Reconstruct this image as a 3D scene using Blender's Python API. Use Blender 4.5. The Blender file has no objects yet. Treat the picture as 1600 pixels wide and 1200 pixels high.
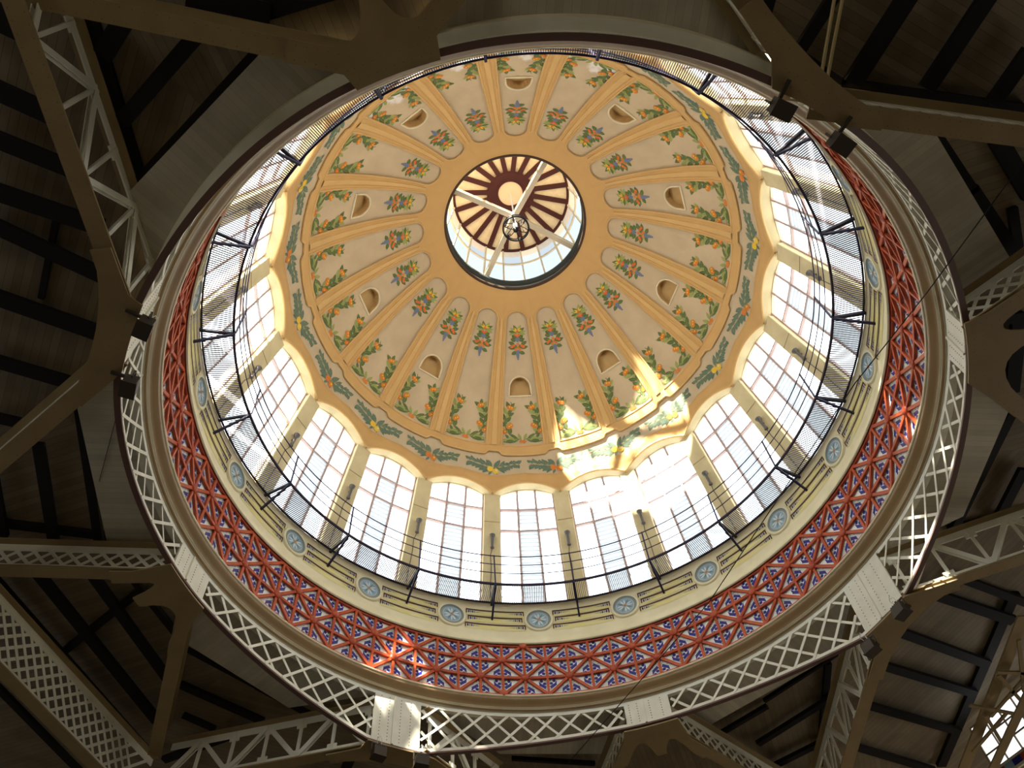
import bpy, math, random
from mathutils import Vector, Matrix
D = math.pi/180
sc = bpy.context.scene
col = sc.collection
random.seed(7)

# ------------------------------------------------------------------ camera
FPX = 1333.66                       # focal length in pixels for a 1600 px wide frame
CA, CB = 0.534622, -0.0510139
CAM = Vector((-1.76709, -11.72619, 0.0))     # eye height; the hall floor lies 1.6 m lower
Rx = Matrix(((1,0,0),(0,math.cos(CA),-math.sin(CA)),(0,math.sin(CA),math.cos(CA))))
Ry = Matrix(((math.cos(CB),0,math.sin(CB)),(0,1,0),(-math.sin(CB),0,math.cos(CB))))
RR = Rx @ Ry
cam_d = bpy.data.cameras.new('camera'); cam = bpy.data.objects.new('camera', cam_d); col.objects.link(cam)
rot = RR.transposed() @ Matrix(((1,0,0),(0,-1,0),(0,0,-1)))
cam.matrix_world = Matrix.Translation(CAM) @ rot.to_4x4()
cam_d.sensor_width = 36; cam_d.lens = 36*FPX/1600; cam_d.clip_end = 400; cam_d.clip_start = 0.05
sc.camera = cam

# ------------------------------------------------------------------ world, sun, exposure
w = bpy.data.worlds.new('world'); sc.world = w; w.use_nodes = True
bg = w.node_tree.nodes['Background']; bg.inputs[0].default_value = (0.78,0.90,1.0,1); bg.inputs[1].default_value = 0.8
sun_d = bpy.data.lights.new('sun','SUN'); sun_d.energy = 58; sun_d.angle = 0.02; sun_d.color = (1.0,0.93,0.80)
sun = bpy.data.objects.new('sun', sun_d); col.objects.link(sun)
SUNDIR = Vector((5.1, 8.6, -8.0)).normalized()
sun.rotation_euler = SUNDIR.to_track_quat('-Z','Y').to_euler(); sun.location = (-20,-35,60)
sc.view_settings.view_transform = 'Standard'; sc.view_settings.look = 'None'
sc.view_settings.exposure = 0.58; sc.view_settings.gamma = 1.0; sc.view_settings.use_curve_mapping = False
# added fill lamps out of view, standing in for daylight from the hall's sides
def hall_light(name, loc, target, sx, sy, power, colr):
    l = bpy.data.lights.new(name,'AREA'); l.shape='RECTANGLE'; l.size=sx; l.size_y=sy; l.energy=power; l.color=colr
    o = bpy.data.objects.new(name,l); col.objects.link(o); o.location=loc
    o.rotation_euler=(Vector(target)-Vector(loc)).to_track_quat('-Z','Y').to_euler()
HALL = 34.0
hall_light('hall_fill_light',( -8,-HALL+.6,6.5),(0,0,9),16,8,800,(1,.93,.80))
hall_light('hall_fill_light',(-HALL+.6, 2,6.5),(0,0,9),16,8,280,(.85,.93,1))
hall_light('hall_fill_light',( HALL-.6, 8,6.5),(4,2,14),16,8,1150,(1,.95,.86))  # fill raised and aimed to brighten the lower right truss
WIN_E = 4.6
LANT_E = 1.35

# ------------------------------------------------------------------ helpers
def at(px, py, z):
    """point on the horizontal plane z seen at photo pixel (px,py): used to survey plan positions"""
    d = RR.transposed() @ Vector(((px-800)/FPX, (py-600)/FPX, 1))
    t = z/d.z
    return CAM + d*t
def cyl(r, az, z):
    a = az*D
    return Vector((r*math.cos(a), r*math.sin(a), z))
MATS = {}
def mat(name, c, rough=.7, noise=0.0, nscale=3.0, c2=None, bump=0.0, bscale=40, metal=0.0, spec=.3):
    if name in MATS: return MATS[name]
    m = bpy.data.materials.new(name); m.use_nodes = True; MATS[name] = m
    nt = m.node_tree; b = nt.nodes['Principled BSDF']
    b.inputs['Roughness'].default_value = rough; b.inputs['Metallic'].default_value = metal
    b.inputs['Specular IOR Level'].default_value = spec
    b.inputs['Base Color'].default_value = (*c,1)
    if noise > 0:
        tc = nt.nodes.new('ShaderNodeTexCoord'); n = nt.nodes.new('ShaderNodeTexNoise')
        n.inputs['Scale'].default_value = nscale; n.inputs['Detail'].default_value = 6
        nt.links.new(tc.outputs['Object'], n.inputs['Vector'])
        r = nt.nodes.new('ShaderNodeValToRGB')
        r.color_ramp.elements[0].position = .5-noise; r.color_ramp.elements[1].position = .5+noise
        r.color_ramp.elements[0].color = (*(c2 or [x*.75 for x in c]),1); r.color_ramp.elements[1].color = (*c,1)
        nt.links.new(n.outputs['Fac'], r.inputs['Fac']); nt.links.new(r.outputs['Color'], b.inputs['Base Color'])
    if bump > 0:
        tc = nt.nodes.new('ShaderNodeTexCoord'); n = nt.nodes.new('ShaderNodeTexNoise'); n.inputs['Scale'].default_value = bscale
        bp = nt.nodes.new('ShaderNodeBump'); bp.inputs['Strength'].default_value = bump; bp.inputs['Distance'].default_value=.02
        nt.links.new(tc.outputs['Object'], n.inputs['Vector']); nt.links.new(n.outputs['Fac'], bp.inputs['Height'])
        nt.links.new(bp.outputs['Normal'], b.inputs['Normal'])
    return m
def board_mat(name, c, c2, pitch, dark):
    """boards: narrow planks across local X, run along local Y"""
    m = bpy.data.materials.new(name); m.use_nodes = True; MATS[name] = m
    nt = m.node_tree; b = nt.nodes['Principled BSDF']; b.inputs['Roughness'].default_value = .75
    tc = nt.nodes.new('ShaderNodeTexCoord'); sp = nt.nodes.new('ShaderNodeSeparateXYZ')
    nt.links.new(tc.outputs['Object'], sp.inputs[0])
    mu = nt.nodes.new('ShaderNodeMath'); mu.operation='MULTIPLY'; mu.inputs[1].default_value = 1/pitch
    nt.links.new(sp.outputs['X'], mu.inputs[0])
    fr = nt.nodes.new('ShaderNodeMath'); fr.operation='FRACT'; nt.links.new(mu.outputs[0], fr.inputs[0])
    gt = nt.nodes.new('ShaderNodeMath'); gt.operation='GREATER_THAN'; gt.inputs[1].default_value = .07
    nt.links.new(fr.outputs[0], gt.inputs[0])
    fl = nt.nodes.new('ShaderNodeMath'); fl.operation='FLOOR'; nt.links.new(mu.outputs[0], fl.inputs[0])
    wn = nt.nodes.new('ShaderNodeTexWhiteNoise'); wn.noise_dimensions='1D'; nt.links.new(fl.outputs[0], wn.inputs['W'])
    n = nt.nodes.new('ShaderNodeTexNoise'); n.inputs['Scale'].default_value = 1.3; n.inputs['Detail'].default_value=7
    nt.links.new(tc.outputs['Object'], n.inputs['Vector'])
    av = nt.nodes.new('ShaderNodeMath'); av.operation='MULTIPLY_ADD'; av.inputs[1].default_value=.35
    nt.links.new(wn.outputs['Value'], av.inputs[0]); nt.links.new(n.outputs['Fac'], av.inputs[2])
    r = nt.nodes.new('ShaderNodeValToRGB'); r.color_ramp.elements[0].position=.4; r.color_ramp.elements[1].position=.9
    r.color_ramp.elements[0].color=(*c2,1); r.color_ramp.elements[1].color=(*c,1)
    nt.links.new(av.outputs[0], r.inputs['Fac'])
    mx = nt.nodes.new('ShaderNodeMix'); mx.data_type='RGBA'
    nt.links.new(gt.outputs[0], mx.inputs['Factor']); mx.inputs['A'].default_value=(*dark,1)
    nt.links.new(r.outputs['Color'], mx.inputs['B']); nt.links.new(mx.outputs['Result'], b.inputs['Base Color'])
    return m

class MB:
    def __init__(s): s.v=[]; s.f=[]; s.m=[]; s.mats=[]; s.smooth=[]
    def mi(s, m):
        if m not in s.mats: s.mats.append(m)
        return s.mats.index(m)
    def face(s, pts, m, smooth=False):
        n=len(s.v); s.v += [tuple(p) for p in pts]; s.f.append(tuple(range(n,n+len(pts)))); s.m.append(s.mi(m)); s.smooth.append(smooth)
    def box(s, o, ax, ay, az, m):
        """box from corner vectors: centre o, half vectors ax ay az"""
        o=Vector(o); c=[o+ax*i+ay*j+az*k for i in(-1,1) for j in(-1,1) for k in(-1,1)]
        n=len(s.v); s.v += [tuple(p) for p in c]
        for f in ((0,1,3,2),(4,6,7,5),(0,4,5,1),(2,3,7,6),(0,2,6,4),(1,5,7,3)):
            s.f.append(tuple(n+i for i in f)); s.m.append(s.mi(m)); s.smooth.append(False)
    def bar(s, p, q, w_, h, m, up=Vector((0,0,1))):
        """bar p to q, w_ across, h along up"""
        p=Vector(p); q=Vector(q); d=q-p; L=d.length
        if L<1e-6: return
        d/=L; side=d.cross(up)
        if side.length<1e-4: side=d.cross(Vector((1,0,0)))
        side.normalize(); u=side.cross(d).normalized()
        s.box((p+q)/2, d*(L/2), side*(w_/2), u*(h/2), m)
    def grid(s, rows, m, smooth=True, closed=False):
        """rows: list of lists of points, shared verts"""
        n=len(s.v); W=len(rows[0])
        for r in rows: s.v += [tuple(p) for p in r]
        for i in range(len(rows)-1):
            for j in range(W if closed else W-1):
                a=n+i*W+j; b=n+i*W+(j+1)%W
                s.f.append((a,b,b+W,a+W)); s.m.append(s.mi(m)); s.smooth.append(smooth)
    def tube(s, pts, r, m, k=6, closed=False, smooth=True):
        pts=[Vector(p) for p in pts]; N=len(pts); rows=[]
        prev=None
        for i,p in enumerate(pts):
            a=pts[i-1] if (i>0 or closed) else p; b=pts[(i+1)%N] if (i<N-1 or closed) else p
            d=(b-a).normalized()
            x=d.cross(Vector((0,0,1)))
            if x.length<1e-3: x=d.cross(Vector((1,0,0)))
            x.normalize(); y=d.cross(x).normalized()
            rr=r[i] if isinstance(r,(list,tuple)) else r
            rows.append([p+x*rr*math.cos(2*math.pi*j/k)+y*rr*math.sin(2*math.pi*j/k) for j in range(k)])
        if closed: rows.append(rows[0])
        s.grid(rows, m, smooth, True)
        if not closed:
            s.face(rows[0][::-1], m); s.face(rows[-1], m)
    def revolve(s, prof, m, n=160, a0=0, a1=360, smooth=True):
        """prof: list of (r,z) ; around the dome axis"""
        full = abs(a1-a0-360)<1e-6
        cnt = n if full else n+1
        rows=[[cyl(r, a0+(a1-a0)*j/n, z) for j in range(cnt)] for r,z in prof]
        s.grid(rows, m, smooth, full)
    def prism(s, poly, z0, z1, m, m2=None):
        a=[Vector((p[0],p[1],z0)) for p in poly]; b=[Vector((p[0],p[1],z1)) for p in poly]
        s.face(a, m); s.face(b[::-1], m2 or m)
        for i in range(len(poly)):
            j=(i+1)%len(poly); s.face([a[i],a[j],b[j],b[i]], m2 or m)
    def build(s, name, parent=None, origin=None):
        me=bpy.data.meshes.new(name)
        v=s.v
        if origin is not None: v=[(p[0]-origin[0],p[1]-origin[1],p[2]-origin[2]) for p in v]
        me.from_pydata(v,[],s.f); 
        for m in s.mats: me.materials.append(m)
        me.polygons.foreach_set('material_index', s.m); me.polygons.foreach_set('use_smooth', s.smooth)
        me.update()
        o=bpy.data.objects.new(name, me); col.objects.link(o)
        if parent is not None: o.parent=parent
        elif origin is not None: o.location=origin
        return o
def empty(name, loc=(0,0,0), rz=0):
    o=bpy.data.objects.new(name,None); o.empty_display_size=.2; col.objects.link(o); o.location=loc; o.rotation_euler=(0,0,rz); return o
def tag(o, label, cat, group=None, kind=None):
    o['label']=label; o['category']=cat
    if group: o['group']=group
    if kind: o['kind']=kind
    return o
def struct(o): o['kind']='structure'; return o
def dup(o, parent, rz=None, loc=None):
    c=o.copy(); col.objects.link(c); c.parent=parent
    if rz is not None: c.rotation_euler=(0,0,rz)
    if loc is not None: c.location=loc
    return c
def copy_thing(root, loc, rz):
    r=root.copy(); col.objects.link(r); r.location=loc; r.rotation_euler=(0,0,rz)
    for ch in list(root.children):
        c=ch.copy(); col.objects.link(c); c.parent=r
        for g in list(ch.children):
            d=g.copy(); col.objects.link(d); d.parent=c
    return r

# ------------------------------------------------------------------ materials
OCHRE = mat('ochre_plaster',(.65,.405,.16),.85,.25,1.2,(.58,.355,.135),.15)
OCHRE_L = mat('ochre_moulding',(.68,.445,.185),.8,.25,2,(.62,.395,.155))
PANELM = mat('beige_plaster',(.61,.49,.32),.85,.22,1.6,(.53,.42,.27),.2)
WALLM = mat('cream_wall',(.74,.64,.38),.85,.2,1.8,(.63,.53,.30),.2)
FRIEZE = mat('cream_frieze',(.86,.79,.54),.75,.2,1.5,(.74,.67,.43),.1)
YELLOW = mat('yellow_tile',(.80,.69,.24),.5,.25,2.5,(.80,.73,.42))
BROWNL = mat('brown_line',(.10,.045,.03),.6)
DISC = mat('pale_blue_disc',(.34,.50,.64),.5,.2,5,(.27,.43,.58))
DISC2 = mat('grey_blue_ring',(.27,.33,.33),.5)
BLUE = mat('cobalt_glaze',(.015,.02,.27),.35,spec=.5)
GREENG = mat('green_glaze',(.16,.24,.14),.4,spec=.5)
TILE = mat('white_glaze',(.88,.90,.82),.35,.2,6,(.76,.80,.74),spec=.5)
RED = mat('red_iron',(.60,.10,.022),.42,.22,2.5,(.36,.045,.018),spec=.5)
MAROON = mat('maroon_iron',(.16,.035,.025),.5)
BROWN = mat('brown_moulding',(.38,.25,.12),.4,.2,1.0,(.31,.20,.09),spec=.5)
CREAM = mat('cream_moulding',(.80,.72,.50),.5,.2,2,(.68,.60,.40))
IRONW = mat('cream_painted_iron',(.90,.88,.76),.5,.25,2.5,(.78,.76,.62),.1)
IRONB = mat('ochre_painted_iron',(.34,.25,.12),.55,.25,1.5,(.27,.19,.09),.15)
RIVET = mat('rivet_shade',(.20,.16,.10),.6)
PURPLE = mat('plum_flange',(.15,.085,.07),.5)
RAIL = mat('dark_steel',(.02,.015,.05),.5,spec=.4)
FRAME = mat('mauve_window_frame',(.55,.42,.38),.6,.25,8,(.46,.34,.32))
LFRAME = mat('cream_lantern_frame',(.74,.64,.46),.6)
LROOF = mat('lantern_boards',(.78,.66,.46),.7,.2,6,(.70,.57,.38))
LRIB = mat('dark_red_rib',(.055,.010,.008),.6)
BLACK = mat('black_iron',(.012,.011,.012),.35,metal=.3)
CHROME = mat('pale_bulb',(.85,.84,.8),.2)
RAFT = mat('dark_rafter',(.010,.007,.006),.8)
LAMPG = mat('grey_lamp_metal',(.13,.12,.11),.5)
LAMPB = mat('dark_floodlight',(.055,.042,.028),.55)
NICHE = mat('niche_plaster',(.62,.42,.18),.9,.25,3,(.50,.33,.14))
LEAF1 = mat('painted_leaf_dark',(.15,.20,.065),.8,.25,9,(.085,.13,.045))
LEAF2 = mat('painted_leaf_light',(.34,.38,.12),.8)
LEAFB = mat('painted_leaf_blue',(.17,.23,.16),.8,.25,9,(.09,.15,.11))
FRUIT = mat('painted_orange',(.72,.25,.045),.7,.25,14,(.60,.17,.03))
FRUITR = mat('painted_red_orange',(.70,.16,.035),.7)
LEMON = mat('painted_lemon',(.80,.52,.05),.7)
GRAPE = mat('painted_blue_berry',(.16,.20,.30),.8)
STEM = mat('painted_stem',(.07,.05,.03),.8)
def glass(name, e, c, tr):
    m=bpy.data.materials.new(name); m.use_nodes=True; nt=m.node_tree; nt.nodes.clear(); MATS[name]=m
    out=nt.nodes.new('ShaderNodeOutputMaterial'); em=nt.nodes.new('ShaderNodeEmission'); t=nt.nodes.new('ShaderNodeBsdfTransparent')
    mx=nt.nodes.new('ShaderNodeMixShader'); mx.inputs[0].default_value=1-tr
    em.inputs[0].default_value=(*c,1); em.inputs[1].default_value=e
    nt.links.new(t.outputs[0],mx.inputs[1]); nt.links.new(em.outputs[0],mx.inputs[2]); nt.links.new(mx.outputs[0],out.inputs[0]); return m
PANE = glass('daylit_pane',WIN_E,(.86,.94,1.0),.4)
LPANE = glass('daylit_lantern_pane',LANT_E*.6,(.66,.85,1.0),.6)
def louvre_mat():
    m=bpy.data.materials.new('translucent_louvre'); m.use_nodes=True; nt=m.node_tree; nt.nodes.clear()
    out=nt.nodes.new('ShaderNodeOutputMaterial'); a=nt.nodes.new('ShaderNodeBsdfDiffuse'); b=nt.nodes.new('ShaderNodeBsdfTranslucent')
    a.inputs[0].default_value=(.75,.78,.8,1); b.inputs[0].default_value=(.42,.455,.475,1)
    mx=nt.nodes.new('ShaderNodeMixShader'); mx.inputs[0].default_value=.7
    nt.links.new(a.outputs[0],mx.inputs[1]); nt.links.new(b.outputs[0],mx.inputs[2]); nt.links.new(mx.outputs[0],out.inputs[0]); return m
LOUV = louvre_mat()

# ------------------------------------------------------------------ dome profile
AZ0 = 89.5                                   # azimuth of the window at the bottom of the photo; 20 windows, 18 degrees apart
PROF = [(8.22,25.40),(7.92,26.10),(7.52,26.97),(7.20,27.65),(6.62,28.55),(5.91,29.46),(5.20,30.28),(4.47,31.00),(3.9,31.44),(3.5,31.75),(2.80,32.10)]
def prof_r(z):
    if z<=PROF[0][1]: return PROF[0][0]+(PROF[0][1]-z)*.3
    for (r0,z0),(r1,z1) in zip(PROF,PROF[1:]):
        if z<=z1: return r0+(r1-r0)*(z-z0)/(z1-z0)
    return PROF[-1][0]
# smoothed table by arc length
tab=[]
zs=[24.9+i*(32.1-24.9)/720 for i in range(721)]
def smooth_r(z): 
    s=0;c=0
    for k in range(-6,7):
        zz=z+k*.05
        if zz>32.1: r=2.8-(zz-32.1)*2
        else: r=prof_r(zz)
        s+=r;c+=1
    return s/c
L=0;prev=None
for z in zs:
    r=smooth_r(z) if z<31.9 else prof_r(z)
    if prev: L+=math.hypot(r-prev[0],z-prev[1])
    tab.append((L,r,z)); prev=(r,z)
UMAX=L
def P_at_z(z):
    i=min(max(int((z-24.9)/(7.2)*720),0),719); return tab[i][0]+(tab[i+1][0]-tab[i][0])*((z-zs[i])/(zs[i+1]-zs[i]))
import bisect
LT=[t[0] for t in tab]
def S(u, az, off=0.0):
    """point on the dome's inner surface at arc length u, azimuth az, moved off metres inwards"""
    i=min(max(bisect.bisect(LT,u)-1,0),len(tab)-2); t=(u-LT[i])/(LT[i+1]-LT[i])
    r=tab[i][1]+(tab[i+1][1]-tab[i][1])*t; z=tab[i][2]+(tab[i+1][2]-tab[i][2])*t
    dr=tab[i+1][1]-tab[i][1]; dz=tab[i+1][2]-tab[i][2]; l=math.hypot(dr,dz)
    nr,nz=-dz/l, dr/l      # inward and down
    return cyl(r+nr*off, az, z+nz*off)
def rad(u):
    i=min(max(bisect.bisect(LT,u)-1,0),len(tab)-2); return tab[i][1]
def zedge(a):                # scalloped lower edge of the dome, a = degrees from the window centre
    a=abs(a); return 25.40+0.46*(1-(a/9.0)**2)
U = P_at_z
UP0, UP1 = U(27.36), U(31.40)       # panel bottom and spring of its round head
HW = 6.6                            # panel half width in degrees
AR = HW*D*3.93                      # head radius
UP2 = UP1+AR
def panel_w(u):
    if u<=UP1: return HW
    if u>=UP2: return 0
    return math.sqrt(max(0,AR*AR-(u-UP1)**2))/rad(u)/D
UN0, UN1, UN2 = U(29.15), U(29.42), U(29.76)
def niche_w(u):
    if u<UN0 or u>=UN2+.06: return 0
    if u<=UN1: return 4.1-.3*(u-UN0)
    t=(u-UN1)/(UN2+.06-UN1); return 4.0*math.sqrt(max(0,1-t*t))
dome = empty('ceiling',(0,0,0)); struct(dome)
# ochre layer, one 18 degree gore, centred on azimuth 0
m=MB(); T=.07
us=[UP0+(UP1-UP0)*i/26 for i in range(27)]+[UP1+(UP2-UP1)*math.sin(math.pi/2*i/14) for i in range(1,15)]
for sg in (-1,1):
    rows=[]
    for u in us:
        wv=panel_w(u)
        rows.append([S(u,sg*wv,-0.01),S(u,sg*wv,T)]+[S(u,sg*(wv+(9-wv)*k/4),T) for k in range(1,5)])
    m.grid(rows, OCHRE)
# above the panels up to the oculus
rows=[[S(UP2+(UMAX-UP2)*i/6,-9+18*k/16,T) for k in range(17)] for i in range(7)]
m.grid(rows, OCHRE)
# below the panels: border down to the cornice
UC=U(26.97)
def cornice_u(a):             # cornice line lifts in a small round step over each garland
    b=9-abs(a)
    return UC+ (0.16 if b<1.7 else 0.16*max(0,1-(b-1.7)/.9)) 
cols=[-9+18*k/36 for k in range(37)]
m.grid([[S(UP0,a,-.01) for a in cols],[S(UP0,a,T) for a in cols]]+[[S(UP0+(cornice_u(a)-UP0)*i/4,a,T) for a in cols] for i in (1,2,3,4)]+[[S(cornice_u(a),a,0) for a in cols]], OCHRE)
# ochre below the garland band, down to the scalloped edge
def low_u(a): return U(zedge(a))
def band_u(a): return max(low_u(a)+.12,U(26.14)+.16*(1-abs(a)/9))
m.grid([[S(band_u(a),a,0) for a in cols],[S(band_u(a),a,.03) for a in cols],[S((band_u(a)+low_u(a))/2,a,.04) for a in cols],[S(low_u(a),a,.06) for a in cols]], OCHRE)
# soffit of the edge, running out over the window heads
m.grid([[S(low_u(a),a,.06) for a in cols],[S(low_u(a),a,.06)+Vector((.75,0,0))+Vector((0,0,.04)) for a in cols]], WALLM)
gore=m.build('gore',dome)
gore.rotation_euler=(0,0,AZ0*D)
for k in range(1,20): dup(gore,dome,(AZ0+18*k)*D)
# garland band
m=MB(); m.grid([[S(cornice_u(a)+(band_u(a)-cornice_u(a))*i/5,a,.0) for a in cols] for i in range(6)], PANELM)
gb=m.build('garland_band',dome); gb.rotation_euler=(0,0,AZ0*D)
for k in range(1,20): dup(gb,dome,(AZ0+18*k)*D)
# mouldings : rib ridge, panel outline, cornice roll, edge roll
m=MB()
for a in (7.7,10.3): m.tube([S(us[i],a-(.35 if us[i]>UP1-1 else 0)*(1 if a>9 else -1)*0,T) for i in range(0,27)],.014,OCHRE_L,6)
m.grid([[S(u,9+da,T+o) for da,o in ((-1.0,-.02),(-.7,.035),(.7,.035),(1.0,-.02))] for u in us[:29]],OCHRE_L,False)
rib=m.build('rib',dome); rib.rotation_euler=(0,0,AZ0*D)
m=MB()
outl=[S(u,panel_w(u),T*.9) for u in us]+[S(u,-panel_w(u),T*.9) for u in us[::-1][1:]]
outl+= [S(UP0,-HW+2*HW*k/12,T*.9) for k in range(1,12)]
m.tube(outl,.036,OCHRE_L,6,True)
pm=m.build('panel_moulding',dome); pm.rotation_euler=(0,0,AZ0*D)
m=MB()
m.tube([S(cornice_u(a)+.02,a,.05) for a in cols],.045,OCHRE_L,6)
m.tube([S(low_u(a)+.03,a,.07) for a in cols],.055,OCHRE_L,6)
cm=m.build('cornice_moulding',dome); cm.rotation_euler=(0,0,AZ0*D)
for k in range(1,20):
    for o in (rib,pm,cm): dup(o,dome,(AZ0+18*k)*D)
# panels
def make_panel(with_niche):
    m=MB()
    uu=sorted(set([u for u in us]+[UN0-.001,UN0,UN1]+[UN1+(UN2+.06-UN1)*math.sin(math.pi/2*i/8) for i in range(1,9)]))
    for sg in (-1,1):
        rows=[]
        for u in uu:
            a=niche_w(u) if with_niche else 0; b=max(panel_w(u),a)
            rows.append([S(u,sg*(a+(b-a)*k/4),0) for k in range(5)])
        m.grid(rows,PANELM)
    return m.build('niche_panel' if with_niche else 'panel',dome)
pa=make_panel(False); pb=make_panel(True)
def make_niche():
    m=MB()
    un=[UN0,UN0+.1,UN1]+[UN1+(UN2+.06-UN1)*math.sin(math.pi/2*i/8) for i in range(1,9)]
    loop=[(u,niche_w(u)) for u in un]+[(u,-niche_w(u)) for u in un[::-1][1:]]
    a=[S(u,w_,.0) for u,w_ in loop]; b=[S(u,w_*.94,-.26) for u,w_ in loop]
    n=len(a)
    for i in range(n):
        j=(i+1)%n; m.face([a[i],a[j],b[j],b[i]],NICHE,True)
    m.face(b,NICHE)
    m.tube([S(u,w_*1.04,.015) for u,w_ in loop],.035,CREAM,6,True)
    return m.build('niche',dome)
nc=make_niche()

# ------------------------------------------------------------------ painted fruit and leaves
def leaf(m, pt, x,y,ang,l,w_,mt, off=.012):
    c,s_=math.cos(ang),math.sin(ang)
    pts=[(0,0),(.25,.42),(.55,.5),(.8,.3),(1,0),(.8,-.3),(.55,-.5),(.25,-.42)]
    m.face([pt(x+(a*l)*c-(b*w_)*s_, y+(a*l)*s_+(b*w_)*c, off) for a,b in pts],mt)
    # mid vein
    m.face([pt(x+(a*l)*c-(b*w_)*s_, y+(a*l)*s_+(b*w_)*c, off+.004) for a,b in ((.05,.03),(.9,0),(.05,-.03))],LEAF2 if mt is not LEAF2 else LEAF1)
def disc(m, pt, x,y,r,mt, off=.02, k=10):
    m.face([pt(x+r*math.cos(2*math.pi*i/k),y+r*math.sin(2*math.pi*i/k),off) for i in range(k)],mt)
def stroke(m, pt, pts, w_, mt, off=.010):
    for (x0,y0),(x1,y1) in zip(pts,pts[1:]):
        l=math.hypot(x1-x0,y1-y0); nx,ny=-(y1-y0)/l*w_/2,(x1-x0)/l*w_/2
        m.face([pt(x0+nx,y0+ny,off),pt(x1+nx,y1+ny,off),pt(x1-nx,y1-ny,off),pt(x0-nx,y0-ny,off)],mt)
def local(u0, a0):
    return lambda x,y,off: S(u0+y, a0+x/rad(u0+y)/D, off)
# wreath : x tangential, y up the dome
def make_wreath():
    m=MB(); pt=local(U(27.52),0); rnd=random.Random(3)
    arm=[(.04,.12),(.26,.15),(.50,.32),(.64,.58),(.67,.86),(.60,1.12),(.48,1.36),(.41,1.54)]
    for sg in (-1,1):
        A=[(sg*x,y) for x,y in arm]; stroke(m,pt,A,.025,STEM)
        # big base leaves
        for ang,l,w_,mt in ((.30,.50,.17,LEAF2),(.75,.42,.15,LEAF1),(1.2,.34,.13,LEAF2),(-.12,.62,.17,LEAF1),(.1,.35,.12,LEAF2)):
            a=ang if sg>0 else math.pi-ang
            leaf(m,pt,sg*(.05+.12*(ang<.9)),.08,a,l,w_,mt)
        leaf(m,pt,sg*.50,.06,(.15 if sg>0 else math.pi-.15),.30,.16,LEAF2); leaf(m,pt,sg*.52,.14,(.9 if sg>0 else math.pi-.9),.26,.12,LEAF1)
        # leaves along the arm
        for i in range(2,7):
            x,y=A[i]; dx=A[i+1][0]-A[i][0]; dy=A[i+1][1]-A[i][1]; b=math.atan2(dy,dx)
            for q,(da,l,w_) in enumerate(((.72,.36,.17),(-.72,.36,.17),(.25,.3,.13))):
                leaf(m,pt,x+dx*q*.3,y+dy*q*.3,b+da+rnd.uniform(-.15,.15),l,w_,LEAF1 if (i+q)%3 else LEAF2)
        for (fx,fy) in ((.70,.44),(.78,.52),(.44,.72),(.52,.66),(.38,1.46),(.47,1.50)):
            disc(m,pt,sg*fx,fy,.098,FRUIT); disc(m,pt,sg*fx-.02,fy+.02,.035,LEMON,.025,7)
        stroke(m,pt,[(sg*.42,1.5),(sg*.36,1.64),(sg*.40,1.74)],.02,STEM)
    disc(m,pt,-.05,.02,.08,FRUIT); disc(m,pt,.06,.03,.075,FRUIT)
    return m.build('painted_wreath',dome)
def make_cluster():
    m=MB(); pt=local(U(30.34),0); rnd=random.Random(5)
    # y 0 (pendant tip) .. 1.55 (top)
    for i in range(5): disc(m,pt,rnd.uniform(-.03,.03),.02+i*.075,.035+.014*i,GRAPE,.018,7)
    for x,y,a,l in ((-.05,.35,3.6,.26),(.05,.35,-.5,.26),(-.1,.5,3.0,.32),(.1,.5,.1,.32),(-.12,.62,2.6,.30),(.12,.62,.5,.30),(-.05,.48,2.2,.22),(.05,.48,.9,.22)):
        leaf(m,pt,x,y,a,l,.16,LEAF1)
    for x,y in ((-.16,.60),(.17,.60),(0,.52),(-.08,.44),(.09,.44),(-.24,.54),(.25,.55),(0,.66)): disc(m,pt,x,y,.06,FRUITR if abs(x)>.1 else FRUIT,.02,8)
    for x,y,a in ((-.04,.82,2.9),(.04,.82,.25),(-.05,.9,2.3),(.05,.9,.85)): leaf(m,pt,x,y,a,.26,.19,LEAF1)
    for x,y in ((0,.80),(-.05,.86),(.05,.86),(0,.92)): disc(m,pt,x,y,.055,GRAPE,.02,7)
    for a in (.15,.6,1.15,2.0,2.55,3.0,-.25,3.4): leaf(m,pt,0,1.15,a,.36,.13,LEAF1 if int(a*10)%2 else LEAF2)
    for a in (.3,.95,2.2,2.85): leaf(m,pt,0,1.2,a,.20,.06,LEMON,.02)
    for x,y in ((-.06,1.05),(.07,1.05),(0,1.0),(0,1.2)): disc(m,pt,x,y,.055,FRUITR,.022,8)
    return m.build('painted_fruit_cluster',dome)
def make_garland(fruit, nm):
    m=MB(); rnd=random.Random(11); u0=U(26.42); pt=local(u0,9)
    def cy(x): return .05+.20*min(1,abs(x)/.9)
    n=26
    for i in range(n):
        x=-.92+1.84*i/(n-1); y=cy(x); d=1 if x>0 else -1
        th=.62 if abs(x)<.3 else .36
        for q in (-1,1):
            ang=(0 if d>0 else math.pi)+q*rnd.uniform(.5,1.2)
            leaf(m,pt,x,y+q*.02,ang,rnd.uniform(.20,.29)+(.12 if abs(x)<.3 else 0),.13,LEAFB)
        if i%3==1: leaf(m,pt,x,y,(0 if d>0 else math.pi)+rnd.uniform(-.3,.3),.16,.05,PANELM,.016)
    disc(m,pt,-.11,-.10,.12,fruit,.022,10); disc(m,pt,.11,-.02,.12,fruit,.022,10); disc(m,pt,-.13,-.07,.045,LEMON if fruit is not LEMON else CREAM,.028,7)
    leaf(m,pt,.05,-.1,-1.0,.22,.10,LEAFB); leaf(m,pt,.2,-.02,-.5,.22,.1,LEAFB)
    return m.build(nm,dome)
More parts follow.
